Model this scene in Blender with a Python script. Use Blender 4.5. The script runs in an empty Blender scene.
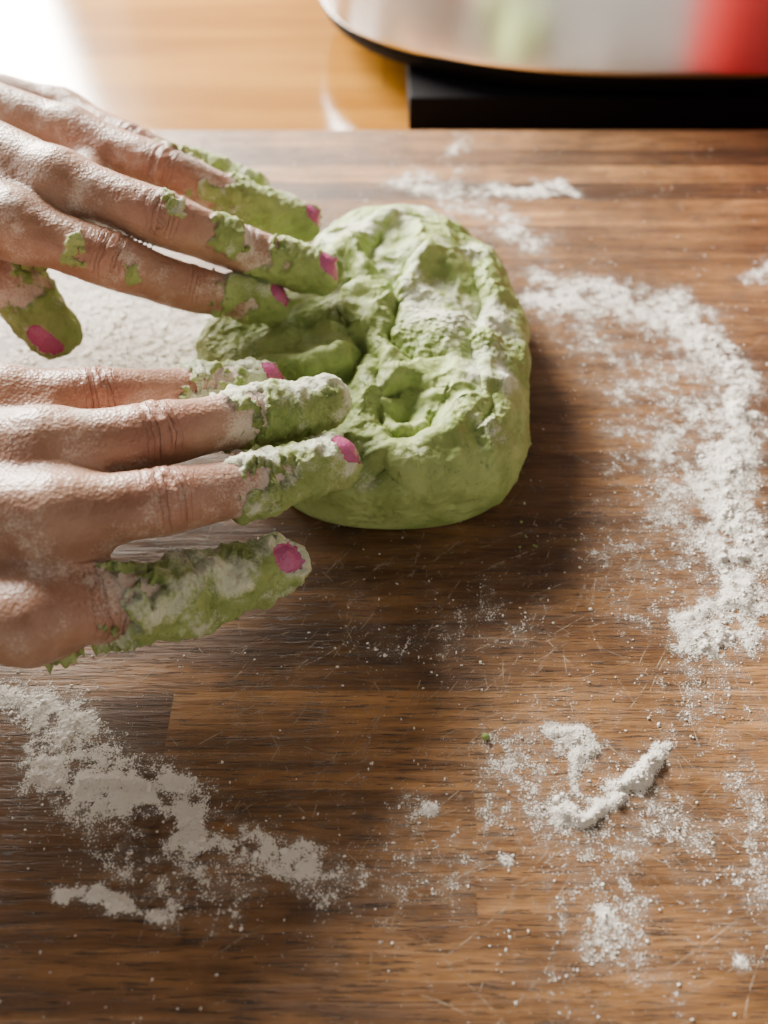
import bpy, math
import numpy as np
from mathutils import Vector
# All coordinates below are centimetres in the kitchen: x to the right, y away along the board, z up from the board top.
S=0.01
# ---------------------------------------------------------------- numpy noise
_rs=np.random.RandomState(7)
_perm=np.tile(_rs.permutation(256),3).astype(np.int32)
_g=_rs.normal(size=(256,3)).astype(np.float32); _g/=np.linalg.norm(_g,axis=1)[:,None]
def pn(P,off=0.0):
    P=np.asarray(P,dtype=np.float32)+np.float32(off)
    i=np.floor(P).astype(np.int32); f=P-i; i&=255
    u=f*f*f*(f*(f*6-15)+10); out=0
    for dx in (0,1):
        wx=u[...,0] if dx else 1-u[...,0]
        for dy in (0,1):
            wy=u[...,1] if dy else 1-u[...,1]
            for dz in (0,1):
                wz=u[...,2] if dz else 1-u[...,2]
                h=_perm[_perm[_perm[(i[...,0]+dx)&255]+((i[...,1]+dy)&255)]+((i[...,2]+dz)&255)]
                g=_g[h]
                out=out+wx*wy*wz*(g[...,0]*(f[...,0]-dx)+g[...,1]*(f[...,1]-dy)+g[...,2]*(f[...,2]-dz))
    return out*1.6
def fbm(P,s=1.0,o=4,off=0.0):
    P=np.asarray(P,dtype=np.float32); r=0; a=1.0
    for k in range(o):
        r=r+a*pn(P*np.float32(s),off+17.3*k); s*=2.03; a*=.5
    return r
def sst(a,b,x):
    t=np.clip((x-a)/(b-a),0,1); return t*t*(3-2*t)
# ---------------------------------------------------------------- mesh helpers
def mesh_obj(name,V,F,mats=(),smooth=True,parent=None,attrs=None,scale=S):
    V=np.asarray(V,dtype=np.float32)*scale
    me=bpy.data.meshes.new(name)
    if isinstance(F,np.ndarray):
        n=F.shape[1]
        me.vertices.add(len(V)); me.vertices.foreach_set('co',V.ravel())
        me.loops.add(F.size); me.loops.foreach_set('vertex_index',F.ravel().astype(np.int32))
        me.polygons.add(len(F)); me.polygons.foreach_set('loop_start',np.arange(0,F.size,n,dtype=np.int32))
        me.update(calc_edges=True)
    else:
        me.from_pydata([tuple(map(float,v)) for v in V],[],F); me.update()
    me.polygons.foreach_set('use_smooth',np.full(len(me.polygons),smooth))
    for k,(dom,arr) in (attrs or {}).items():
        a=me.attributes.new(k,'FLOAT',dom); a.data.foreach_set('value',np.asarray(arr,dtype=np.float32))
    for m in mats: me.materials.append(m)
    me.validate(); me.update()
    ob=bpy.data.objects.new(name,me); bpy.context.scene.collection.objects.link(ob)
    if parent: ob.parent=parent
    return ob
def empty(name):
    e=bpy.data.objects.new(name,None); bpy.context.scene.collection.objects.link(e); e.empty_display_size=.05; return e
def box(name,x0,x1,y0,y1,z0,z1,mat,parent=None,bevel=0):
    V=[(x,y,z) for x in(x0,x1) for y in(y0,y1) for z in(z0,z1)]
    F=[(0,1,3,2),(4,6,7,5),(0,4,5,1),(2,3,7,6),(0,2,6,4),(1,5,7,3)]
    ob=mesh_obj(name,V,F,[mat],False,parent)
    if bevel:
        b=ob.modifiers.new('b','BEVEL'); b.width=bevel*S; b.segments=3
    return ob
def oval(name,prof,cx,cy,hx,hy,ex,mat,n=240,parent=None):
    V=[];F=[]
    for (r,z) in prof:
        for k in range(n):
            a=2*math.pi*k/n; c=math.cos(a); s=math.sin(a)
            V.append((cx+(hx-r)*math.copysign(abs(c)**(2/ex),c),cy+(hy-r)*math.copysign(abs(s)**(2/ex),s),z))
    for j in range(len(prof)-1):
        for k in range(n):
            F.append((j*n+k,j*n+(k+1)%n,(j+1)*n+(k+1)%n,(j+1)*n+k))
    F.append(tuple(range(n))[::-1]); F.append(tuple(range((len(prof)-1)*n,len(prof)*n)))
    return mesh_obj(name,V,F,[mat],True,parent)
def vnormals(V,F):
    N=np.zeros_like(V)
    a,b,c,d=[V[F[:,k]] for k in range(4)]
    fn=np.cross(c-a,d-b)
    for k in range(4):
        for ax in range(3):
            N[:,ax]+=np.bincount(F[:,k],weights=fn[:,ax],minlength=len(V))
    return N/(np.linalg.norm(N,axis=1)[:,None]+1e-9)
def surface_nets(G,org,h):
    s=G<0
    n=[k-1 for k in G.shape]
    cnt=np.zeros(n,dtype=np.int8)
    for dx in(0,1):
        for dy in(0,1):
            for dz in(0,1):
                cnt+=s[dx:dx+n[0],dy:dy+n[1],dz:dz+n[2]]
    act=(cnt>0)&(cnt<8)
    I=np.argwhere(act); idx=np.full(n,-1,dtype=np.int32); idx[act]=np.arange(len(I))
    acc=np.zeros((len(I),3)); c=np.zeros(len(I))
    corners=[(0,0,0),(1,0,0),(0,1,0),(1,1,0),(0,0,1),(1,0,1),(0,1,1),(1,1,1)]
    cv=[G[I[:,0]+q[0],I[:,1]+q[1],I[:,2]+q[2]] for q in corners]
    for i,j in [(0,1),(2,3),(4,5),(6,7),(0,2),(1,3),(4,6),(5,7),(0,4),(1,5),(2,6),(3,7)]:
        m=(cv[i]<0)!=(cv[j]<0)
        t=np.where(m,cv[i]/np.where(m,cv[i]-cv[j],1),0)
        pi=np.array(corners[i],float); pj=np.array(corners[j],float)
        acc+=np.where(m[:,None],pi+(pj-pi)*t[:,None],0); c+=m
    V=(I+acc/c[:,None])*h+np.array(org)
    Fs=[]
    for ax in range(3):
        o=[k for k in range(3) if k!=ax]
        sl0=[slice(1,-1)]*3; sl1=[slice(1,-1)]*3
        sl0[ax]=slice(0,-1); sl1[ax]=slice(1,None)
        A=s[tuple(sl0)]; B=s[tuple(sl1)]
        E=np.argwhere(A!=B); fl=A[E[:,0],E[:,1],E[:,2]]
        base=E.copy(); base[:,o[0]]+=1; base[:,o[1]]+=1
        q=[]
        for d in ((-1,-1),(0,-1),(0,0),(-1,0)):
            b=base.copy(); b[:,o[0]]+=d[0]; b[:,o[1]]+=d[1]
            q.append(idx[b[:,0],b[:,1],b[:,2]])
        Q=np.stack(q,1)
        flip=fl if ax!=1 else ~fl
        Q[~flip]=Q[~flip][:,::-1]
        Fs.append(Q)
    F=np.concatenate(Fs)
    return V,F[(F>=0).all(1)]
# ---------------------------------------------------------------- material helpers
class M:
    def __init__(s,name):
        s.m=bpy.data.materials.new(name); s.m.use_nodes=True
        s.t=s.m.node_tree; s.n=s.t.nodes; s.b=s.n['Principled BSDF']; s.out=s.n['Material Output']
    def N(s,typ,**k):
        n=s.n.new(typ)
        for a,v in k.items(): setattr(n,a,v)
        return n
    def L(s,a,b): s.t.links.new(a,b)
    def coord(s):
        return s.N('ShaderNodeTexCoord').outputs['Object']
    def noise(s,vec,scale,detail=4,rough=.55,dist=0):
        n=s.N('ShaderNodeTexNoise'); n.inputs['Scale'].default_value=scale; n.inputs['Detail'].default_value=detail
        n.inputs['Roughness'].default_value=rough; n.inputs['Distortion'].default_value=dist
        s.L(vec,n.inputs['Vector']); return n.outputs['Fac']
    def mp(s,v,scale=(1,1,1),rot=0):
        if rot:
            q=s.N('ShaderNodeMapping'); q.inputs['Rotation'].default_value=(0,0,rot); s.L(v,q.inputs['Vector']); v=q.outputs['Vector']
        q=s.N('ShaderNodeMapping'); q.inputs['Scale'].default_value=scale; s.L(v,q.inputs['Vector']); return q.outputs['Vector']
    def attr(s,name):
        n=s.N('ShaderNodeAttribute'); n.attribute_name=name; return n.outputs['Fac']
    def val(s,x,sock):
        if isinstance(x,(int,float)): sock.default_value=x
        elif isinstance(x,(tuple,list)): sock.default_value=(*x[:3],1) if len(sock.default_value)==4 else x
        else: s.L(x,sock)
    def math(s,op,a,b=0,c=None,clamp=False):
        n=s.N('ShaderNodeMath',operation=op,use_clamp=clamp); s.val(a,n.inputs[0]); s.val(b,n.inputs[1])
        if c is not None: s.val(c,n.inputs[2])
        return n.outputs[0]
    def ramp(s,x,a,b,c=0.,d=1.):
        n=s.N('ShaderNodeMapRange'); n.interpolation_type='SMOOTHSTEP'
        s.val(x,n.inputs['Value']); s.val(a,n.inputs['From Min']); s.val(b,n.inputs['From Max'])
        n.inputs['To Min'].default_value=c; n.inputs['To Max'].default_value=d; return n.outputs['Result']
    def mix(s,f,a,b,blend='MIX'):
        n=s.N('ShaderNodeMix',data_type='RGBA',blend_type=blend); s.val(f,n.inputs[0])
        s.val(a,n.inputs[6]); s.val(b,n.inputs[7]); return n.outputs[2]
    def bump(s,h,strength,dist,prev=None):
        n=s.N('ShaderNodeBump'); n.inputs['Strength'].default_value=strength; n.inputs['Distance'].default_value=dist
        s.L(h,n.inputs['Height'])
        if prev is not None: s.L(prev,n.inputs['Normal'])
        return n.outputs['Normal']
    def set(s,**k):
        for a,v in k.items(): s.val(v,s.b.inputs[a.replace('_',' ')])
        return s.m
def simple(name,col,rough=.5,metal=0,nscale=8,var=.15,spec=.5):
    m=M(name); n=m.noise(m.coord(),nscale)
    c=m.mix(n,tuple(x*(1-var) for x in col),tuple(min(1,x*(1+var)) for x in col))
    return m.set(Base_Color=c,Roughness=rough,Metallic=metal,Specular_IOR_Level=spec)
# board wood
m=M('oak_board_wood'); tone=m.attr('tone'); seed=m.attr('seed')
tc=m.coord(); comb=m.N('ShaderNodeCombineXYZ')
m.L(m.math('MULTIPLY',seed,3.7),comb.inputs[0]); m.L(m.math('MULTIPLY',seed,1.9),comb.inputs[1])
va=m.N('ShaderNodeVectorMath',operation='ADD'); m.L(tc,va.inputs[0]); m.L(comb.outputs[0],va.inputs[1])
v=va.outputs[0]
g1=m.noise(m.mp(v,(5,60,60)),1.0,6,.6,1.4)
g2=m.noise(m.mp(v,(24,330,100)),1.0,5,.68,.6)
g3=m.noise(m.mp(v,(90,1500,300)),1.0,3,.6)
blot=m.noise(tc,16,5,.65)
base=m.mix(tone,(.092,.041,.017),(.45,.235,.090))
base=m.mix(m.ramp(blot,.35,.65),m.mix(1,base,(.58,.55,.52),'MULTIPLY'),m.mix(1,base,(1.18,1.15,1.1),'MULTIPLY'))
c=m.mix(m.ramp(g1,.35,.65),m.mix(1,base,(.62,.57,.52),'MULTIPLY'),m.mix(1,base,(1.22,1.22,1.2),'MULTIPLY'))
c=m.mix(m.ramp(g2,.40,.60,.0,.72),c,m.mix(1,c,(.48,.42,.37),'MULTIPLY'))
pores=m.ramp(g3,.56,.64)
c=m.mix(m.math('MULTIPLY',pores,.65),c,(.024,.011,.006))
h=m.math('ADD',m.math('MULTIPLY',g2,.7),m.math('MULTIPLY',pores,-.8))
WOOD=m.set(Base_Color=c,Roughness=m.ramp(g2,.3,.7,.38,.58),Normal=m.bump(h,.9,.0009),Specular_IOR_Level=.48)
m=M('knife_mark_wood'); v=m.coord()
MARK=m.set(Base_Color=m.mix(m.noise(v,200),(.50,.37,.25),(.64,.51,.38)),Roughness=.8,Alpha=m.math('MULTIPLY',m.ramp(m.noise(v,260,3),.36,.65),.6))
# counter
m=M('worktop_wood'); v=m.coord()
g=m.noise(m.mp(v,(2.5,26,10)),1,5,.6,1.5)
bt=m.N('ShaderNodeTexBrick'); bt.inputs['Scale'].default_value=1; bt.inputs['Mortar Size'].default_value=.0006; bt.inputs['Brick Width'].default_value=.5; bt.inputs['Row Height'].default_value=.05
bt.inputs['Color1'].default_value=(.30,.13,.013,1); bt.inputs['Color2'].default_value=(.38,.175,.022,1); bt.inputs['Mortar'].default_value=(.22,.10,.02,1); m.L(v,bt.inputs['Vector'])
c=m.mix(m.ramp(g,.35,.65,0,.7),bt.outputs['Color'],m.mix(1,bt.outputs['Color'],(.66,.56,.46),'MULTIPLY'))
COUNTER=m.set(Base_Color=c,Roughness=.15,Specular_IOR_Level=.6)
# flour (alpha dusting over the board)
m=M('flour_powder'); v=m.coord()
n=m.noise(v,900,3); n2=m.noise(v,220,4)
d=m.attr('dens')
fine=m.math('ADD',m.math('MULTIPLY',m.noise(v,2300,2,.6),.5),m.math('MULTIPLY',m.noise(v,330,5,.7),.5))
sp=m.ramp(m.math('SUBTRACT',m.math('MULTIPLY',d,.50),m.math('SUBTRACT',fine,.33)),.0,.10)
film=m.math('MULTIPLY',m.ramp(d,.08,.8,0,.6),m.ramp(m.noise(m.mp(v,(1,2.2,1)),120,5,.7),.3,.7))
al=m.math('MAXIMUM',sp,film)
FLOURM=m.set(Base_Color=m.mix(n2,(.66,.61,.54),(.80,.76,.70)),Roughness=.95,Specular_IOR_Level=.1,Alpha=al,Normal=m.bump(n,.8,.0008))
m=M('flour_clumps'); v=m.coord()
CLUMP=m.set(Base_Color=m.mix(m.noise(v,300),(.68,.64,.58),(.84,.81,.76)),Roughness=.95,Specular_IOR_Level=.1,Normal=m.bump(m.noise(v,1200),.5,.0004))
# dough
def dough_color(m,v,fl,k=1.):
    n=m.noise(v,70,5,.6)
    g=m.mix(m.ramp(n,.3,.7),(.215*k,.29*k,.078*k),(.37*k,.455*k,.16*k))
    g=m.mix(m.ramp(m.noise(v,420,3,.6),.60,.70,0,.5),g,(.12,.19,.04))
    sp=m.math('ADD',m.math('MULTIPLY',m.noise(v,1300,3,.6),.5),m.math('MULTIPLY',m.noise(v,170,5,.7),.5))
    f=m.ramp(m.math('SUBTRACT',fl,sp),-.14,.20,0,.75)
    return m.mix(f,g,(.72,.74,.62)),f,sp
m=M('green_dough'); v=m.coord()
c,f,sp=dough_color(m,v,m.attr('flour'))
b=m.bump(m.noise(v,280,6,.62),.42,.0013); b=m.bump(m.noise(v,1300,3),.35,.0003,b)
DOUGH=m.set(Base_Color=c,Roughness=m.ramp(f,0,1,.55,.95),Specular_IOR_Level=.3,Normal=b,Subsurface_Weight=.08,Subsurface_Radius=(.6,1,.3),Subsurface_Scale=.002)
# skin with dough coat and nails
m=M('floury_hand_skin'); v=m.coord()
ac=m.attr('coat'); an=m.attr('nail'); afl=m.attr('flour'); ax=m.attr('ax'); cr=m.attr('crease'); red=m.attr('red')
n=m.noise(v,60,5,.6); n2=m.noise(v,18,3)
sk=m.mix(m.ramp(n,.3,.7),(.27,.138,.088),(.42,.245,.168))
sk=m.mix(m.math('MULTIPLY',red,.4),sk,(.38,.15,.10))
sk=m.mix(m.ramp(n2,.45,.7,0,.35),sk,(.35,.16,.112))
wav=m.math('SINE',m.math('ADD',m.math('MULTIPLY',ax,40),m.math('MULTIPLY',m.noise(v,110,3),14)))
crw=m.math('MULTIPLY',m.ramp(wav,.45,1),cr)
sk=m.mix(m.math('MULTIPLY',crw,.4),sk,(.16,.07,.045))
sp=m.math('ADD',m.math('MULTIPLY',m.noise(v,1500,3,.6),.5),m.math('MULTIPLY',m.noise(v,170,5,.7),.5))
ff=m.ramp(m.math('SUBTRACT',afl,sp),-.12,.20)
sk=m.mix(m.math('MULTIPLY',ff,.72),sk,(.76,.69,.61))
dc,df,_=dough_color(m,v,m.attr('coatflour'),1.)
cm=m.ramp(ac,.0,.06); nm=m.ramp(an,.0,.03)
polish=m.mix(m.math('MULTIPLY',m.ramp(m.math('SUBTRACT',.60,sp),-.02,.1),.12),(.38,.012,.16),(.8,.6,.65))
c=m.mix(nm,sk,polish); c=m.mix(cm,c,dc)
vor=m.N('ShaderNodeTexVoronoi'); vor.inputs['Scale'].default_value=1000; m.L(v,vor.inputs['Vector'])
b=m.bump(vor.outputs['Distance'],.45,.0004); b=m.bump(m.noise(v,240,4,.7),.2,.0006,b); b=m.bump(m.math('MULTIPLY',crw,-1),.85,.0005,b); b=m.bump(m.math('MULTIPLY',m.noise(v,400,5,.65),m.math('ADD',cm,.15)),.7,.0012,b)
ro=m.math('ADD',m.math('MULTIPLY',m.math('MAXIMUM',ff,cm),.35),.40)
ro=m.mix(m.math('MULTIPLY',nm,m.math('SUBTRACT',1,cm)),ro,(.22,.22,.22))
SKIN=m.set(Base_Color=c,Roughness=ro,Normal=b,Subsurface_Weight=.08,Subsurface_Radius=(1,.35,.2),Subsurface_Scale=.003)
# steel
m=M('brushed_steel'); v=m.mp(m.coord(),(1,1,400))
m.set(Base_Color=m.mix(m.noise(v,2,4),(.72,.73,.75),(.82,.83,.85)),Metallic=1,Roughness=.2); STEEL=m.m
BLACK=simple('black_plastic',(.004,.004,.005),.7,spec=.08); RED=simple('red_enamel',(.62,.015,.02),.3)
WALL=simple('painted_wall',(.50,.48,.45),.8); FLOORM=simple('floor_tiles',(.22,.18,.15),.6); FRAME=simple('white_window_frame',(.7,.7,.68),.5); CAB=simple('cabinet_paint',(.35,.33,.30),.6); SLEEVE=simple('dark_knit',(.05,.05,.07),.95,nscale=200,var=.4)
# ---------------------------------------------------------------- room
box('floor',-200,220,-200,160,-95,-93,FLOORM)
def wall_open(name,axis,p0,p1,q0,q1,o0,o1,z0,z1,mat):
    parts=[(q0,o0,-93,220),(o1,q1,-93,220),(o0,o1,-93,z0),(o0,o1,z1,220)]; V=[];F=[]
    for (a0,a1,b0,b1) in parts:
        k=len(V)
        V+=[((x,y,z) if axis=='y' else (y,x,z)) for x in(a0,a1) for y in(p0,p1) for z in(b0,b1)]
        F+=[tuple(k+q for q in f) for f in [(0,1,3,2),(4,6,7,5),(0,4,5,1),(2,3,7,6),(0,2,6,4),(1,5,7,3)]]
    return mesh_obj(name,V,F,[mat],False)
WX0,WX1=-145,-38
wall_open('wall_back','y',140,150,-200,220,WX0,WX1,8,125,WALL)
wall_open('wall_left','x',-200,-190,-200,140,20,110,8,125,WALL)
box('wall_right',160,170,-200,140,-93,220,WALL)
box('wall_front',-200,170,-210,-200,-93,220,WALL)
w=empty('window_1')
for i,(x0,x1,z0,z1) in enumerate([(WX0,WX0+5,8,125),(WX1-5,WX1,8,125),(WX0+5,WX1-5,8,13),(WX0+5,WX1-5,120,125),(-94,-90,13,120)]):
    box('frame_%d'%i,x0,x1,141,146,z0,z1,FRAME,w)
w=empty('added_side_window')  # unseen window, invented to go with the added side lamp
for i,(y0,y1,z0,z1) in enumerate([(20,25,8,125),(105,110,8,125),(25,105,8,13),(25,105,120,125),(63,67,13,120)]):
    box('added_side_frame_%d'%i,-197,-192,y0,y1,z0,z1,FRAME,w)
ct=empty('kitchen_worktop')
box('top_slab',-188,150,-30,139,-7,-3,COUNTER,ct,.3)
box('cabinet_body',-187,148,-26,138,-93,-7,CAB,ct)
# ---------------------------------------------------------------- board
rows=[(-5,-.5,[.45]),(-.5,3.2,[.45,3,.52]),(3.2,5.4,[.46]),(5.4,7.4,[.40,2.2,.56]),(7.4,9.16,[.46,2.3,.66]),(9.16,12.0,[.36,-5.8,.84]),(12,15.4,[.42,9,.54]),(15.4,18.8,[.27]),
(18.8,22.3,[.34,3,.30]),(22.3,25.8,[.38]),(25.8,29.2,[.44,7,.36]),(29.2,32.6,[.36]),(32.6,35.1,[.40]),(35.1,37.2,[.84]),(37.2,38.7,[.12]),(38.7,40.2,[.88]),(40.2,41.7,[.20]),(41.7,43.7,[.62])]
V=[];F=[];T=[];SD=[]
for ri,(y0,y1,sg) in enumerate(rows):
    xs=[-24]+sg[1::2]+[20.3]; tn=sg[0::2]
    for i,t in enumerate(tn):
        k=len(V); V+=[(x,y,z) for x in(xs[i],xs[i+1]) for y in(y0,y1) for z in(-3,0)]
        F+=[tuple(k+q for q in f) for f in [(0,1,3,2),(4,6,7,5),(0,4,5,1),(2,3,7,6),(0,2,6,4),(1,5,7,3)]]
        T+=[t]*6; SD+=[ri*1.37+i*.61]*6
board=mesh_obj('wooden_cutting_board',V,F,[WOOD],False,attrs={'tone':('FACE',T),'seed':('FACE',SD)})
rk=np.random.RandomState(12); V=[];F=[]
for q in range(640):
    cx_,cy_=rk.uniform(-16,18),rk.uniform(2,43)
    if q<380: cx_,cy_=rk.normal(1,5),rk.normal(13.0,4.2)
    ang=[.75,1.0,.45,-.6,1.5][rk.choice(5,p=[.32,.2,.2,.16,.12])]+rk.normal()*.28
    L_=rk.uniform(.3,1.9)*(1.7 if rk.rand()<.15 else 1); wd_=rk.uniform(.004,.014)
    u_=np.array([math.cos(ang),math.sin(ang)]); n_=np.array([-u_[1],u_[0]]); bend=rk.normal()*.06*L_
    k=len(V); m_=6
    for j in range(m_+1):
        s_=j/m_*2-1; p=np.array([cx_,cy_])+u_*s_*L_+n_*bend*(1-s_*s_); w_=wd_*(1-s_**4)+.001
        if not(-23.9<p[0]<20.2 and -4.9<p[1]<43.6): p=np.clip(p,[-23.9,-4.9],[20.2,43.6])
        V+=[(*(p-n_*w_),.006),(*(p+n_*w_),.006)]
    F+=[(k+2*j,k+2*j+2,k+2*j+3,k+2*j+1) for j in range(m_)]
mesh_obj('knife_marks',V,F,[MARK],False,board)
# ---------------------------------------------------------------- appliance and added unseen red pot
ap=empty('stainless_steel_slow_cooker')
cx,cy,hx,hy=17.2,64.5,21.6,15.2
side=[(.18*(z-.3),z) for z in (.35,.5,.8,1.5,3,6,10,14,16.8)]
oval('steel_body',[(.12,0.05),(.02,.15),(0,.25)]+side+[(3.1,17.2),(3.4,17.6)],cx,cy,hx,hy,2.5,STEEL,parent=ap)
oval('black_rim',[(1.2,-1.1),(.5,-.9),(.2,-.2),(.15,.05)],cx,cy,hx,hy,2.5,BLACK,parent=ap)
oval('lid',[(3.3,17.6),(2.7,18),(2.7,19.2),(6,21),(9,22),(13,22.3)],cx,cy,hx,hy,2.5,BLACK,parent=ap)
oval('lid_knob',[(1,22.3),(1.2,23.5),(0,24.2),(0,25),(.6,25.5)],cx,cy,3.2,2.4,2.2,BLACK,n=60,parent=ap)
box('foot_housing',1.4,31,49.6,78,-3,-1.1,BLACK,ap,.1)
rp_=empty('added_red_pot'); qx,qy=32.4,35.6  # unseen pot, added so the steel picks up a red reflection
oval('pot_body',[(1.5,-3),(.3,-2.4),(0,-1),(0,8),(-.3,8.4)],qx,qy,11.7,11.7,2,RED,n=120,parent=rp_)
oval('pot_lid',[(-.4,8.4),(-.4,8.9),(3,10.2),(8,11),(10.4,11.2)],qx,qy,11.7,11.7,2,RED,n=120,parent=rp_)
oval('pot_knob',[(.6,11.2),(.8,12),(0,12.8),(.3,13.6)],qx,qy,1.8,1.8,2,BLACK,n=48,parent=rp_)
oval('handle_right',[(.3,6.2),(0,6.4),(0,7.2),(.3,7.4)],qx+12.2,qy,1.8,3.2,2.4,RED,n=48,parent=rp_)
# ---------------------------------------------------------------- dough
op=np.array([(-6.78,24.77),(-6.59,25.26),(-5.17,26.30),(-3.42,27.38),(-3.05,30.07),(-1.78,32.63),(0.04,33.54),(1.80,33.23),(3.41,31.48),(4.55,29.20),(5.04,26.81),(5.01,24.50),(4.80,22.03),(4.48,19.89),(3.83,18.60),(2.66,17.86),(1.41,17.57),(-0.12,17.53),(-1.66,17.74),(-2.61,18.15),(-3.95,19.61),(-5.04,21.69),(-6.26,23.48)]); C0=np.array([-.6,24.2])
d=op-C0; th=np.arctan2(d[:,1],d[:,0]); rr=np.hypot(d[:,0],d[:,1]); o=np.argsort(th); th=th[o]; rr=rr[o]
NT,NT2,NB=900,210,70
ta=np.linspace(-np.pi,np.pi,NT,endpoint=False)
R=np.interp(ta,th,rr,period=2*np.pi)
ker=np.exp(-.5*(np.arange(-36,37)/9)**2); ker/=ker.sum()
R=np.convolve(np.r_[R[-36:],R,R[:36]],ker,'valid')
rho=np.r_[np.sin(np.linspace(np.pi/2,0.004,NT2))]
zt=np.abs(1-rho**4)**.34
lowp=np.linspace(1,0,NB)
rho_all=np.r_[ (1-lowp**2)**.18*.07+.93, rho[1:]]; z_n=np.r_[-lowp, zt[1:]]
NR=len(rho_all); zc=1.35
A,_=np.meshgrid(ta,rho_all,indexing='ij'); RH=rho_all[None,:]; ZN=z_n[None,:]
X=C0[0]+R[:,None]*RH*np.cos(A); Y=C0[1]+R[:,None]*RH*np.sin(A)
Z=np.where(ZN>=0,zc+1.7*ZN,zc+(zc-.02)*ZN)+0*X
upw=sst(.25,.9,ZN)
dz=np.zeros_like(X)
for (bx,by,sg,am) in [(0.8,20.2,.85,-.75),(0.0,29.5,.8,-.4),(-2.7,22.7,1.0,.05),(1.5,28.0,1.2,.35),(2.4,24.3,1.1,.35),(2.8,20.3,1.1,.25),(1.4,18.2,1.0,.35),(-0.6,20.5,.6,.25),(-1.4,28.4,1.0,.25),(-4.1,23.7,1.4,-.1),
 (-0.7,17.4,1.0,-.2),(-1.8,20.1,.9,-.6),(-1.4,17.6,.9,-.7),(-2.4,26.9,.9,-.4),(-3.9,25.2,.8,-.5),(3.7,25.4,.9,-.3),(1.8,21.9,.5,-.3),(-0.5,25.4,.8,.3),(3.1,22.7,.5,-.2),(0.5,17.4,.5,-.2)]:
    dz+=am*np.exp(-((X-bx)**2+(Y-by)**2)/(2*(sg*.75)**2))
wn=.18*fbm(np.stack([X,Y,0*X],-1),1.0,4,91.)
def fold(l,wd,dep,lip):
    global dz
    p=np.array(l); best=np.full(X.shape,99.); sgn=np.zeros(X.shape); fade=np.zeros(X.shape)
    L=np.r_[0,np.cumsum(np.linalg.norm(np.diff(p,axis=0),axis=1))]
    for k in range(len(p)-1):
        a,b=p[k],p[k+1]; ab=b-a; t=np.clip(((X-a[0])*ab[0]+(Y-a[1])*ab[1])/(ab@ab),0,1)
        qx_=X-a[0]-t*ab[0]; qy_=Y-a[1]-t*ab[1]; dd=np.hypot(qx_,qy_); w_=dd<best
        best=np.where(w_,dd,best); sgn=np.where(w_,np.sign(ab[0]*qy_-ab[1]*qx_),sgn); s=(L[k]+t*(L[k+1]-L[k]))/L[-1]; fade=np.where(w_,np.sin(np.pi*np.clip(s,.04,.96))**.5,fade)
    sd=best*sgn+wn
    dz+=fade*(-dep*np.exp(-np.abs(sd)/wd)+lip*np.exp(-((sd-2.6*wd)/(2.4*wd))**2))
fold([(-6.0,21.6),(-4.2,21.3),(-2.4,21.5),(-1.1,22.1),(-0.7,23.2),(-1.3,24.4)],.22,.75,.48)
fold([(-1.3,24.4),(-2.2,24.7),(-2.8,24.4)],.14,.35,.25)
fold([(0.3,26.8),(0.5,25.4),(0.3,23.7),(1.0,22.6),(2.0,22.7)],.18,.50,-.05)
fold([(0.3,26.8),(-0.4,27.6),(-0.6,29.0),(0.0,30.2)],.18,.42,.35)
fold([(2.1,28.4),(0.8,27.6),(0.3,26.2)],.18,.38,.35)
fold([(-0.3,20.3),(0.3,19.2),(1.4,19.4),(1.8,20.5)],.15,.45,.32)
fold([(-0.3,20.5),(0.5,21.3),(1.6,21.1)],.14,.3,.2)
fold([(3.2,28.4),(3.5,25.9),(2.9,23.7),(3.1,21.7)],.18,.30,.3)
fold([(-0.7,17.4),(0.0,18.2),(1.0,17.4),(1.9,18.0)],.14,.28,.22)
fold([(3.7,21.2),(2.9,19.4),(3.1,17.8)],.14,.22,.2)
fold([(-2.0,29.3),(-1.2,27.1),(-1.7,25.4)],.16,.3,.22)
fold([(-1.0,23.7),(-0.3,22.7),(-0.1,21.0)],.16,.3,.25)
P=np.stack([X,Y,Z],-1)
wv=P+.5*np.stack([fbm(P,.5,2,3),fbm(P,.5,2,9),fbm(P,.5,2,5)],-1)
big=fbm(wv,.45,2,1.); ridg=1-np.abs(fbm(wv,.5,2,40.))*2.2
dz+=.30*big+.11*np.clip(ridg,-.5,1)**2
P[...,2]+=dz*upw
V=P.reshape(-1,3)
i=np.arange(NT)[:,None]; j=np.arange(NR-1)[None,:]
F=np.stack([(i*NR+j)+0*j,(((i+1)%NT)*NR+j),(((i+1)%NT)*NR+j+1),(i*NR+j+1)],-1).reshape(-1,4)
Nn=vnormals(V,F)
tx=fbm(V,1.3,4,11.); t2=fbm(V,5,3,31.); t0=fbm(V,.6,2,61.); rough=sst(-.1,.5,fbm(V,.5,2,71.))
low=sst(.05,.5,V[:,2]); cen=sst(0,.04,np.tile(rho_all,NT))
V=V+Nn*((.17*t0+.065*tx+(.010+.038*rough)*t2)*low*cen)[:,None]
Nn=vnormals(V,F)
slope=Nn[:,2]
fl=-.06+.40*fbm(V,.55,4,77.)+.40*slope+.06*sst(.3,.9,V[:,2]/4)
for (gx_,gy_,r_,am) in [(.8,20.2,.9,-.25),(-3.4,23.0,2.2,-.25),(.3,23.7,.8,-.2),(1.9,25.4,1.4,.18),(-.9,29.9,1.4,.20),(2.9,19.9,1.4,.12),(.5,17.2,1.0,-.08)]:
    fl+=am*np.exp(-((V[:,0]-gx_)**2+(V[:,1]-gy_)**2)/r_**2)
mesh_obj('green_bread_dough',V,F,[DOUGH],True,attrs={'flour':('POINT',fl)})
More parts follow.
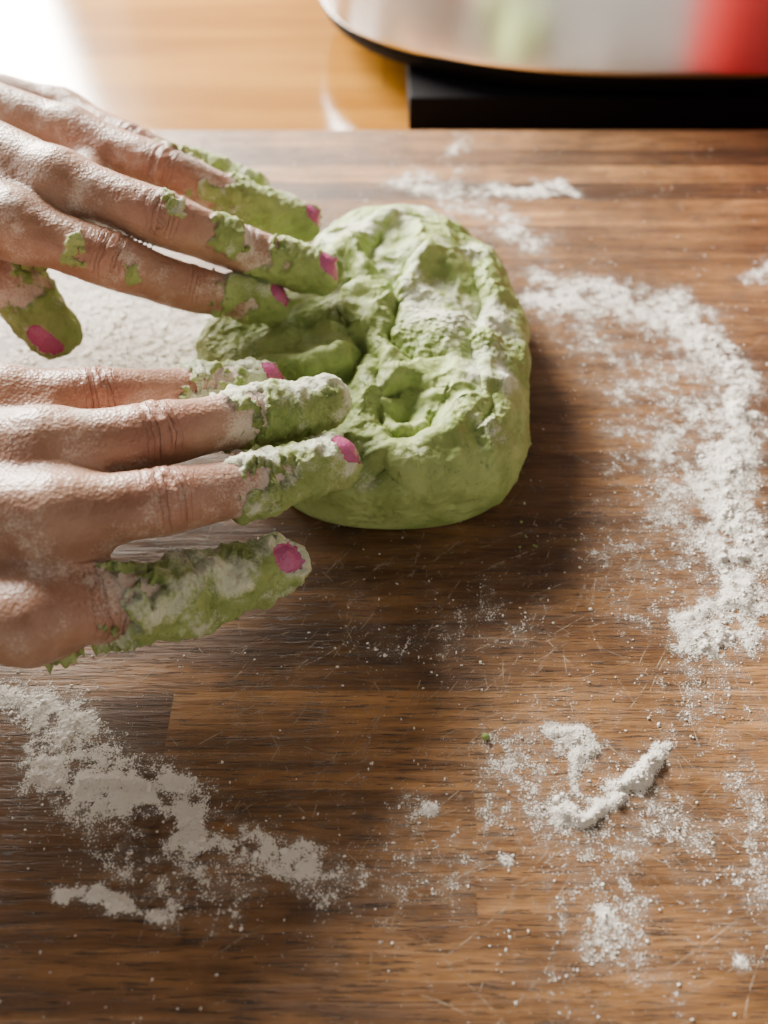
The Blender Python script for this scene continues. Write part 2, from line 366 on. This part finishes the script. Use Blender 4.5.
# ---------------------------------------------------------------- hands
def catmull(pts,n=5):
    pts=np.array(pts,float); Q=np.vstack([2*pts[0]-pts[1],pts,2*pts[-1]-pts[-2]]); o=[]
    for k in range(1,len(Q)-2):
        for t in np.arange(n)/n:
            a,b,c,d=Q[k-1],Q[k],Q[k+1],Q[k+2]
            o.append(.5*((2*b)+(-a+c)*t+(2*a-5*b+4*c-d)*t*t+(-a+3*b-3*c+d)*t**3))
    o.append(Q[-2]); return np.array(o)
def smin(a,b,k):
    h=np.clip(.5+.5*(b-a)/k,0,1); return b+(a-b)*h-k*h*(1-h)
def seg_d(P,a,b):
    ab=b[:3]-a[:3]; L=(ab@ab)+1e-9
    q=P-a[:3].astype(np.float32); t=np.clip((q@ab.astype(np.float32))/L,0,1)
    dd=q-t[...,None]*ab.astype(np.float32)
    return np.sqrt((dd*dd).sum(-1))-(a[3]+(b[3]-a[3])*t),t
def hand(name,fingers,palm,lo,hi,h=.072,seedo=0.,kp=.9,kf=.5,spots=(),cf0=.36):
    lo=np.array(lo,float);hi=np.array(hi,float)
    n=np.ceil((hi-lo)/h).astype(int)+1
    axs=[(lo[k]+np.arange(n[k])*h).astype(np.float32) for k in range(3)]
    BIG=1.4
    def chainfield(chain):
        G=np.full(n,BIG,np.float32)
        for a,b in zip(chain[:-1],chain[1:]):
            m_=max(a[3],b[3])+BIG
            s0=np.clip(np.floor((np.minimum(a[:3],b[:3])-m_-lo)/h).astype(int),0,n); s1=np.clip(np.ceil((np.maximum(a[:3],b[:3])+m_-lo)/h).astype(int),0,n)
            sl=tuple(slice(s0[q],s1[q]) for q in range(3))
            if any(s1[q]<=s0[q] for q in range(3)): continue
            PP=np.stack(np.meshgrid(axs[0][sl[0]],axs[1][sl[1]],axs[2][sl[2]],indexing='ij'),-1)
            dd,_=seg_d(PP,a,b)
            G[sl]=np.minimum(G[sl],dd)
        return G
    G=None
    for pc in palm:
        c=chainfield(catmull(pc,4)); G=c if G is None else smin(G,c,kp)
    chains=[]
    for f in fingers:
        c=catmull(f['p'],6)
        m_=len(f['p'])-1; u=np.arange(len(c))/6.0
        c[:,3]*=1-.06*np.sin(np.pi*(u%1.0))**2*(u<m_-1)
        chains.append(c)
    FG=None
    for c in chains:
        q=chainfield(c); FG=q if FG is None else smin(FG,q,.10)
    G=smin(G,FG,kf)
    V,F=surface_nets(G,lo,h); del G,FG
    N=vnormals(V,F)
    best=np.full(len(V),9e9); fid=np.full(len(V),-1); sv=np.full(len(V),99.); DV=np.zeros((len(V),3)); DV[:,2]=1
    for k,c in enumerate(chains):
        sl=np.linalg.norm(np.diff(c[:,:3],axis=0),axis=1); cum=np.r_[0,np.cumsum(sl)]; tot=cum[-1]
        dor=np.array(fingers[k]['d'],float)
        for q in range(len(c)-1):
            dd,t=seg_d(V,c[q],c[q+1]); w=dd<best
            best[w]=dd[w]; fid[w]=k; sv[w]=tot-(cum[q]+t[w]*sl[q])
            a=(c[q+1]-c[q])[:3]; a/=np.linalg.norm(a)
            dv=dor-a*(dor@a); dv/=np.linalg.norm(dv); DV[w]=dv
    onf=sst(.9,.2,best)
    dors=(N*DV).sum(1)
    nail=np.full(len(V),-1.); coat=np.full(len(V),-1.); cre=np.zeros(len(V)); red=np.zeros(len(V)); flr=.36+.24*fbm(V,.6,3,seedo+5)
    disp=np.zeros(len(V)); tk=np.ones(len(V))
    ns=fbm(V,1.0,4,seedo+50); nf=fbm(V,3.5,3,seedo+90)
    for k,f in enumerate(fingers):
        p=np.array(f['p'],float); w=(fid==k)
        segs=np.linalg.norm(np.diff(p[:,:3],axis=0),axis=1); fromtip=np.cumsum(segs[::-1])
        js=fromtip[:-1] if not f.get('thumb') else fromtip[:1]
        for q,sj in enumerate(js):
            wd=.42 if q else .28
            e=np.exp(-((sv-sj)/wd)**2)*sst(-.1,.6,dors)*w*onf
            cre=np.maximum(cre,e); red=np.maximum(red,np.exp(-((sv-sj)/.9)**2)*w*sst(0,.8,dors)*onf)
            disp+=e*(.030*np.cos((sv-sj+.2*ns)*2*np.pi/.34)+.02)*(1 if q else .6)
        red=np.maximum(red,.7*sst(1.5,0,sv)*w)
        a=p[-1,:3]-p[-2,:3]; a/=np.linalg.norm(a); dor=np.array(f['d'],float); dv=dor-a*(dor@a); dv/=np.linalg.norm(dv); sd=np.cross(a,dv)
        r=p[-1,3]; ctr=p[-1,:3]+a*f.get('no',.22)+dv*r
        rel=V-ctr; u=rel@a/f.get('nl',.60); vv=rel@sd/f.get('nw',.50)
        q=1-(np.abs(u)**2.6+np.abs(vv)**2.6); ok=w&((N@dv)>.1)
        q=np.where(ok,q,-1); nail=np.maximum(nail,q)
        disp+=.05*sst(0,.12,q)-.03*np.exp(-((q+.08)/.07)**2)*ok
        lim=f['L']+.9
        g_=(f['L']-sv)/f.get('soft',1.3)+f.get('na',1.35)*ns+.5*nf+f.get('db',.0)*(dors-.2)+f.get('vb',0)*sst(.1,-.5,dors)
        g_=np.where(w,g_,-1)-sst(-.05,.2,q)*f.get('clean',1.6)-3*sst(lim+f.get('vb',0)*sst(.1,-.5,dors)-.3,lim+f.get('vb',0)*sst(.1,-.5,dors)+.3,sv)
        g_=np.where(best<.55,g_,-1)
        coat=np.maximum(coat,g_)
        tk=np.where(w,f.get('tk',1.),tk)
        flr+=w*.26*sst(f['L']+2.5,f['L']-1,sv)*onf
    for (cx_,cy_,cz_,r_) in spots:
        dd=np.linalg.norm(V-np.array((cx_,cy_,cz_)),axis=1); coat=np.maximum(coat,np.where(nail<0,(r_-dd)/.5+.9*ns+.5*nf-2*sst(r_+.5,r_+.8,dd),-1))
    th_=(sst(0,.28,coat)*(.055+.10*np.clip(fbm(V,1.4,3,seedo+7)+.6,0,2)+.03*np.exp(-((coat-.3)/.15)**2))+sst(0,.2,coat)*.05*fbm(V,4.5,3,seedo+3))*tk
    disp+=.022*ns*onf+.010*nf+th_
    V=V+N*disp[:,None]
    N2=vnormals(V,F)
    cfl=cf0+.38*fbm(V,.9,3,seedo+66)+.22*N2[:,2]
    return mesh_obj(name,V,F,[SKIN],True,attrs={'coat':('POINT',coat),'nail':('POINT',nail),'flour':('POINT',flr),'ax':('POINT',sv),'crease':('POINT',cre),'red':('POINT',red),'coatflour':('POINT',cfl)})
# right hand (near the camera): index, middle, ring, little finger, tucked thumb
RF=[dict(p=[(-10.53,17.95,5.3,.95),(-7.96,18.44,5,.86),(-5.58,19.52,4.2,.76),(-3.76,20.63,3.6,.62)],d=(0,-.4,1),L=2.3,clean=3,nl=.4,nw=.4),
 dict(p=[(-8.64,15.74,5.7,.98),(-6.03,16.58,5.4,.88),(-3.85,18.19,4.5,.78),(-1.76,19.48,3.8,.66)],d=(0,-.25,1),L=2.7,db=.4,clean=1.0,tk=1.1),
 dict(p=[(-7.96,13.72,5.5,.95),(-5.50,14.54,5.1,.86),(-3.39,15.92,4.2,.76),(-1.40,17.43,3.5,.66)],d=(0,-.35,1),L=3.0,clean=5,tk=1.2,nl=.52,nw=.46),
 dict(p=[(-8.31,11.40,4.4,.92),(-6.81,12.13,3.9,.84),(-4.91,13.23,3,.80),(-2.92,14.44,2.5,.62)],d=(0,-.5,1),L=4.4,db=.3,vb=1.2,na=.8,clean=8,tk=1.8,nl=.40,nw=.38,no=.1)]
RP=[[(-10.53,17.95,5.3,.95),(-19.0,16.8,5.4,1.5)],[(-8.64,15.74,5.7,1.05),(-19,15.6,5.6,1.5)],[(-7.96,13.72,5.5,1.02),(-19,14.0,5.4,1.5)],[(-8.31,11.40,4.4,.98),(-18.8,12.8,5.0,1.5)],
 [(-9.43,17.46,4.9,.75),(-7.97,15.34,5,.8),(-7.67,13.53,4.6,.8),(-8.05,12.30,4,.75)],
 [(-10.5,15.4,4.4,1.1),(-15.5,13.6,4.2,1.5)],[(-9.5,13,3.9,.9),(-16.5,12,3.9,1.3)],
 [(-18.5,16,5.5,1.7),(-27,15.6,6.2,2.2),(-33,15.2,7,2.6)],[(-18.5,13.6,5.3,1.7),(-27,12.8,6,2.2),(-33,12.0,7,2.6)]]
RF.append(dict(p=[(-18,17.6,4.2,1.2),(-14,19.4,3.2,1.05),(-11.2,20.0,2.4,.95),(-9.0,19.9,1.7,.78)],d=(0,.6,.8),L=1.2,thumb=1))
rh=empty('kneading_hand')
sp_=[(-3.85,14.16,4,.35),(-7.5,11.23,3.0,.6),(-6.53,11.49,3,.6),(-5.63,12.73,2.2,.6)]
hand('hand_skin',RF,RP,(-35.9,7,.1),(.3,23,10),seedo=0,spots=sp_,cf0=.33).parent=rh
# left hand (further away): little, ring, middle, index finger and thumb
dL=(0,-.2,1)
LF=[dict(p=[(-12.60,34.00,5.5,.9),(-9.61,32.17,5.2,.8),(-7.11,32.08,4.2,.7),(-5.19,31.64,3.7,.58)],d=dL,L=2.6,clean=0),
 dict(p=[(-11.10,30.32,6.5,.95),(-7.60,28.83,6,.86),(-5.15,28.86,4.8,.76),(-2.97,29.09,3.9,.62)],d=dL,L=3.0,clean=4,nl=.38,nw=.38),
 dict(p=[(-10.39,26.35,7,.98),(-6.95,25.18,6.4,.88),(-4.62,25.64,5,.78),(-2.25,25.70,4.1,.64)],d=dL,L=1.9,clean=5,nl=.42,nw=.40),
 dict(p=[(-11.64,24.58,6.6,.98),(-8.58,23.89,5.8,.88),(-6.34,24.24,4.5,.76),(-3.94,24.84,3.5,.62)],d=dL,L=1.4,clean=2.4,nl=.38,nw=.38),
 dict(p=[(-15.07,26.81,5.2,1.15),(-12.65,25.10,4.4,1.0),(-11.22,23.97,3,.82)],d=(-.2,-.9,.35),L=1.6,thumb=1,nl=.55,nw=.38,clean=6)]
wx=(-20.33,32.18,8.)
LP=[[LF[0]['p'][0],(wx[0],wx[1]+1.2,7.6,1.4)],[LF[1]['p'][0],(wx[0],wx[1]+.5,8,1.5)],[LF[2]['p'][0],(wx[0],wx[1]-.5,8,1.5)],[LF[3]['p'][0],(wx[0],wx[1]-1.6,7.6,1.5)],
 [(-15.07,26.81,5.2,1.15),(wx[0],wx[1]-1.8,7,1.3)],
 [(-11.86,33.80,5.2,.7),(-10.44,29.84,5.9,.75),(-10.03,26.56,6.1,.75),(-11.07,25.11,5.8,.75)],
 [(wx[0],wx[1]-1.2,7.8,1.7),(wx[0]-7,wx[1]-1,8.6,2.1),(wx[0]-13,wx[1]-1.2,9.4,2.6)],[(wx[0],wx[1]+1,7.8,1.7),(wx[0]-7,wx[1]+1.6,8.6,2.1),(wx[0]-13,wx[1]+1.8,9.4,2.6)]]
lh=empty('kneading_hand.001')
sp_=[(-6.53,24.78,7.1,.35),(-5.00,25.14,6,.7),(-7.29,29.44,6.3,.6),(-9.34,23.08,6.7,.5),(-7.71,22.59,5.8,.45),(-9.61,31.42,6.2,.35),(-11.00,24.39,4.9,.5),(-11.93,24.96,5,.4),(-5.76,27.69,5.8,.6)]
hand('hand_skin.001',LF,LP,(wx[0]-16,22,.5),(-1.5,wx[1]+6,12.5),h=.078,seedo=200,spots=sp_,cf0=.20).parent=lh
def tube(name,a,b,r0,r1,parent):
    a=Vector(a);b=Vector(b);ax=(b-a).normalized();u=ax.orthogonal().normalized();w_=ax.cross(u);V=[];F=[];n=48;m_=30
    for j in range(m_+1):
        c=a.lerp(b,j/m_);r=r0+(r1-r0)*j/m_+.12*math.sin(j*1.7)
        for k in range(n):
            t=2*math.pi*k/n; V.append(tuple(c+u*r*math.cos(t)+w_*r*math.sin(t)))
    for j in range(m_):
        for k in range(n): F.append((j*n+k,j*n+(k+1)%n,(j+1)*n+(k+1)%n,(j+1)*n+k))
    F.append(tuple(range(n))); ob=mesh_obj(name,V,F,[SLEEVE],True,parent)
tube('sleeve_cuff',(-30,13.9,6.6),(-58,12.5,13),4.3,5.6,rh)
tube('sleeve_cuff.001',(wx[0]-10,wx[1]+.1,9),(wx[0]-36,wx[1]-6,15),4.3,5.6,lh)
# ---------------------------------------------------------------- flour
gx=np.arange(-20,20.2,.085); gy=np.arange(2,43.5,.085)
GX,GY=np.meshgrid(gx,gy,indexing='ij')
D=np.full(GX.shape,.0); THK=np.zeros_like(D)
P3=np.stack([GX,GY,0*GX],-1)
jx=.7*fbm(P3,.5,4,3.); jy=.7*fbm(P3,.5,4,33.)
def stroke(l,w,inten,thick=0.):
    global D,THK
    p=np.array(l,float).reshape(-1,2); best=np.full(GX.shape,99.)
    if len(p)==1: best=np.hypot(GX-p[0,0],GY-p[0,1])
    for a,b in zip(p[:-1],p[1:]):
        ab=b-a; t=np.clip(((GX+jx-a[0])*ab[0]+(GY+jy-a[1])*ab[1])/(ab@ab+1e-9),0,1)
        best=np.minimum(best,np.hypot(GX+jx-a[0]-t*ab[0],GY+jy-a[1]-t*ab[1]))
    e=np.exp(-(best/w)**2)
    D=1-(1-D)*(1-inten*e); THK=np.maximum(THK,thick*.75*np.exp(-(best/(w*.8))**2))
stroke([(6.6,30.3),(9.6,29.7),(11.7,28.4)],1.3,.36)
stroke([(7.1,29.7),(9.3,23.8),(8.9,19.9)],1.8,.19)
stroke([(11.6,29.7),(12.7,26.8),(13.2,24.6),(12.7,22.2),(11.5,19.9),(10.9,17.7),(11.1,16.5),(10.5,14.7),(9.1,13.6)],.66,.56,.25)
stroke([(11.8,27.1),(11.3,21.7),(10.0,17.3)],1.5,.22)
stroke([(11.5,19.0),(11.1,15.0)],.8,.40,.18)
stroke([(1.2,38.9),(3.5,37.2),(6.0,34.3)],1.3,.34)
stroke([(5.4,37.8),(8.5,38.3)],.55,.45,.1)
stroke([(3.6,43.7),(3.6,39.8)],.5,.25)
stroke([(14.7,30.9),(16.1,31.7)],.6,.35)
stroke([(-13.0,29.0),(-9.5,27.8),(-7.5,27.1)],2.0,.70,.05)
stroke([(-15.3,26.0),(-12.1,25.4),(-9.5,25.4)],1.6,.65)
stroke([(-10.6,12.0),(-9.2,11.7)],.6,.40,.08)
stroke([(-9.3,11.1),(-8.5,9.8),(-7.1,9.5),(-5.7,8.8),(-4.5,8.2)],.75,.46,.10)
stroke([(-4.5,8.2),(-3.3,7.8),(-1.9,7.2)],.5,.38,.06)
stroke([(-7.6,6.8),(-6.5,6.4),(-5.1,6.0)],.25,.62,.12)
stroke([(-8.6,10.5),(-6.1,8.1),(-4.4,6.9)],1.4,.25)
stroke([(4.7,10.7),(5.3,10.4),(5.0,9.6)],.25,.7,.22)
stroke([(4.7,8.8),(6.0,9.1),(7.1,9.7),(7.3,10.2)],.22,.85,.4)
stroke([(5.1,6.1)],.22,.75,.15); stroke([(8.1,5.1)],.18,.7,.15); stroke([(3.0,7.4)],.16,.7,.15); stroke([(1.2,8.7)],.2,.6,.15)
stroke([(4.6,10.0),(6.4,8.1),(5.0,5.8)],1.9,.2)
stroke([(3.0,9.2),(-.8,6.9)],1.8,.15); stroke([(4.0,14.3),(-.1,13.6)],1.2,.16); stroke([(8.8,12.3),(9.1,6.5)],1.5,.15)
stroke([(6.7,16.5),(9.3,14.3)],2,.14)
n1=fbm(P3,.8,4,13.); n2=fbm(P3,2.5,3,23.)
Dn=np.clip(D*(1+.6*n1+.55*n2),0,1.3)+.10+.05*n1
H=.012+THK*np.clip(sst(.2,1.0,Dn)*(.5+.5*n1+.5*n2),0,1.2)*.75+sst(.5,1,Dn)*.03
dth=np.arctan2(GY-C0[1],GX-C0[0]); dr=np.hypot(GX-C0[0],GY-C0[1])
inside=dr<np.interp(dth,ta,R,period=2*np.pi)*.9
V=np.stack([GX,GY,H],-1).reshape(-1,3); nx,ny=GX.shape
i=np.arange(nx-1)[:,None]; j=np.arange(ny-1)[None,:]
F=np.stack([i*ny+j,(i+1)*ny+j,(i+1)*ny+j+1,i*ny+j+1],-1).reshape(-1,4)
F=F[~inside.ravel()[F].any(1)]
fx=empty('spilled_flour')
mesh_obj('flour_layer',V,F,[FLOURM],True,fx,attrs={'dens':('POINT',Dn.ravel())})
Dg=np.where(inside,0,Dn)
rs=np.random.RandomState(3)
ic=np.array([(0,0,1),(0,0,-1)]+[(math.cos(k*math.pi/3),math.sin(k*math.pi/3),0.) for k in range(6)]); icf=[]
for k in range(6):
    q=2+k; r=2+(k+1)%6; icf+=[(q,r,0),(r,q,1)]
icf=np.array(icf)
def grains(name,N,smin_,smax,pw,mat,parent,thr=.0,flat=.6):
    pr=np.clip(Dg-thr,0,None).ravel()**pw; pr/=pr.sum(); c=rs.choice(len(pr),N,p=pr)
    pos=V[c]+np.c_[rs.uniform(-.05,.05,(N,2)),np.zeros(N)]
    sz=smin_+(smax-smin_)*rs.rand(N)**5
    vv=pos[:,None,:]+(ic[None]*(1+.9*(rs.rand(N,8,1)-.5)))*(sz[:,None]*rs.uniform(.5,1.3,(N,3))*np.array([1,1,flat]))[:,None,:]
    vv[...,2]+=.15*sz[:,None]
    ff=(icf[None]+8*np.arange(N)[:,None,None]).reshape(-1,3)
    return mesh_obj(name,vv.reshape(-1,3),ff,[mat],True,parent)
grains('flour_grains',20000,.008,.05,1.8,CLUMP,fx)
grains('flour_lumps',2600,.02,.11,1.8,CLUMP,fx,.30,.5)
cp=[(2.7,10.6,0)]+[(4.4+rs.normal()*.45,17.2+rs.normal()*.4,0) for _ in range(6)]
cv=[];cf=[]
for k,p in enumerate(cp):
    r=.16 if k==0 else .07
    vv=np.array(p)+ic*(1+.6*(rs.rand(8,1)-.5))*r+np.array([0,0,r*.6]); cf+=[tuple(int(x)+8*k for x in f) for f in icf]; cv+=list(vv)
ob=mesh_obj('dough_crumbs',cv,cf,[DOUGH],True,attrs={'flour':('POINT',[.2]*len(cv))})
sb=ob.modifiers.new('s','SUBSURF'); sb.levels=sb.render_levels=2
# ---------------------------------------------------------------- light
wd=bpy.data.worlds.new('world'); bpy.context.scene.world=wd; wd.use_nodes=True
bg=wd.node_tree.nodes['Background']; bg.inputs[0].default_value=(.85,.90,1,1); bg.inputs[1].default_value=.07
def alight(name,lp,tgt,sx,sy,en,col):
    la=bpy.data.lights.new(name,'AREA'); la.shape='RECTANGLE'; la.size=sx; la.size_y=sy; la.energy=en; la.color=col
    o=bpy.data.objects.new(name,la); bpy.context.scene.collection.objects.link(o)
    lp=Vector(lp); o.location=lp; o.rotation_euler=(Vector(tgt)-lp).to_track_quat('-Z','Y').to_euler()
alight('window_daylight',(-.77,1.38,.58),(0,.22,0),.62,.75,200,(1,.935,.83))
alight('added_side_fill',(-1.88,.65,.66),(0,.3,0),.8,1.0,22,(1,.97,.93))  # added fill lamp, brightens the left part of the steel
# ---------------------------------------------------------------- camera
cd=bpy.data.cameras.new('camera'); cam=bpy.data.objects.new('camera',cd); bpy.context.scene.collection.objects.link(cam)
cam.location=(0,0,.22); cam.rotation_euler=(math.radians(40),0,0)
cd.sensor_fit='VERTICAL'; cd.sensor_height=36; cd.sensor_width=24; cd.lens=887/1024*36; cd.clip_start=.01
cd.dof.use_dof=True; cd.dof.focus_distance=.245; cd.dof.aperture_fstop=8.5
bpy.context.scene.camera=cam
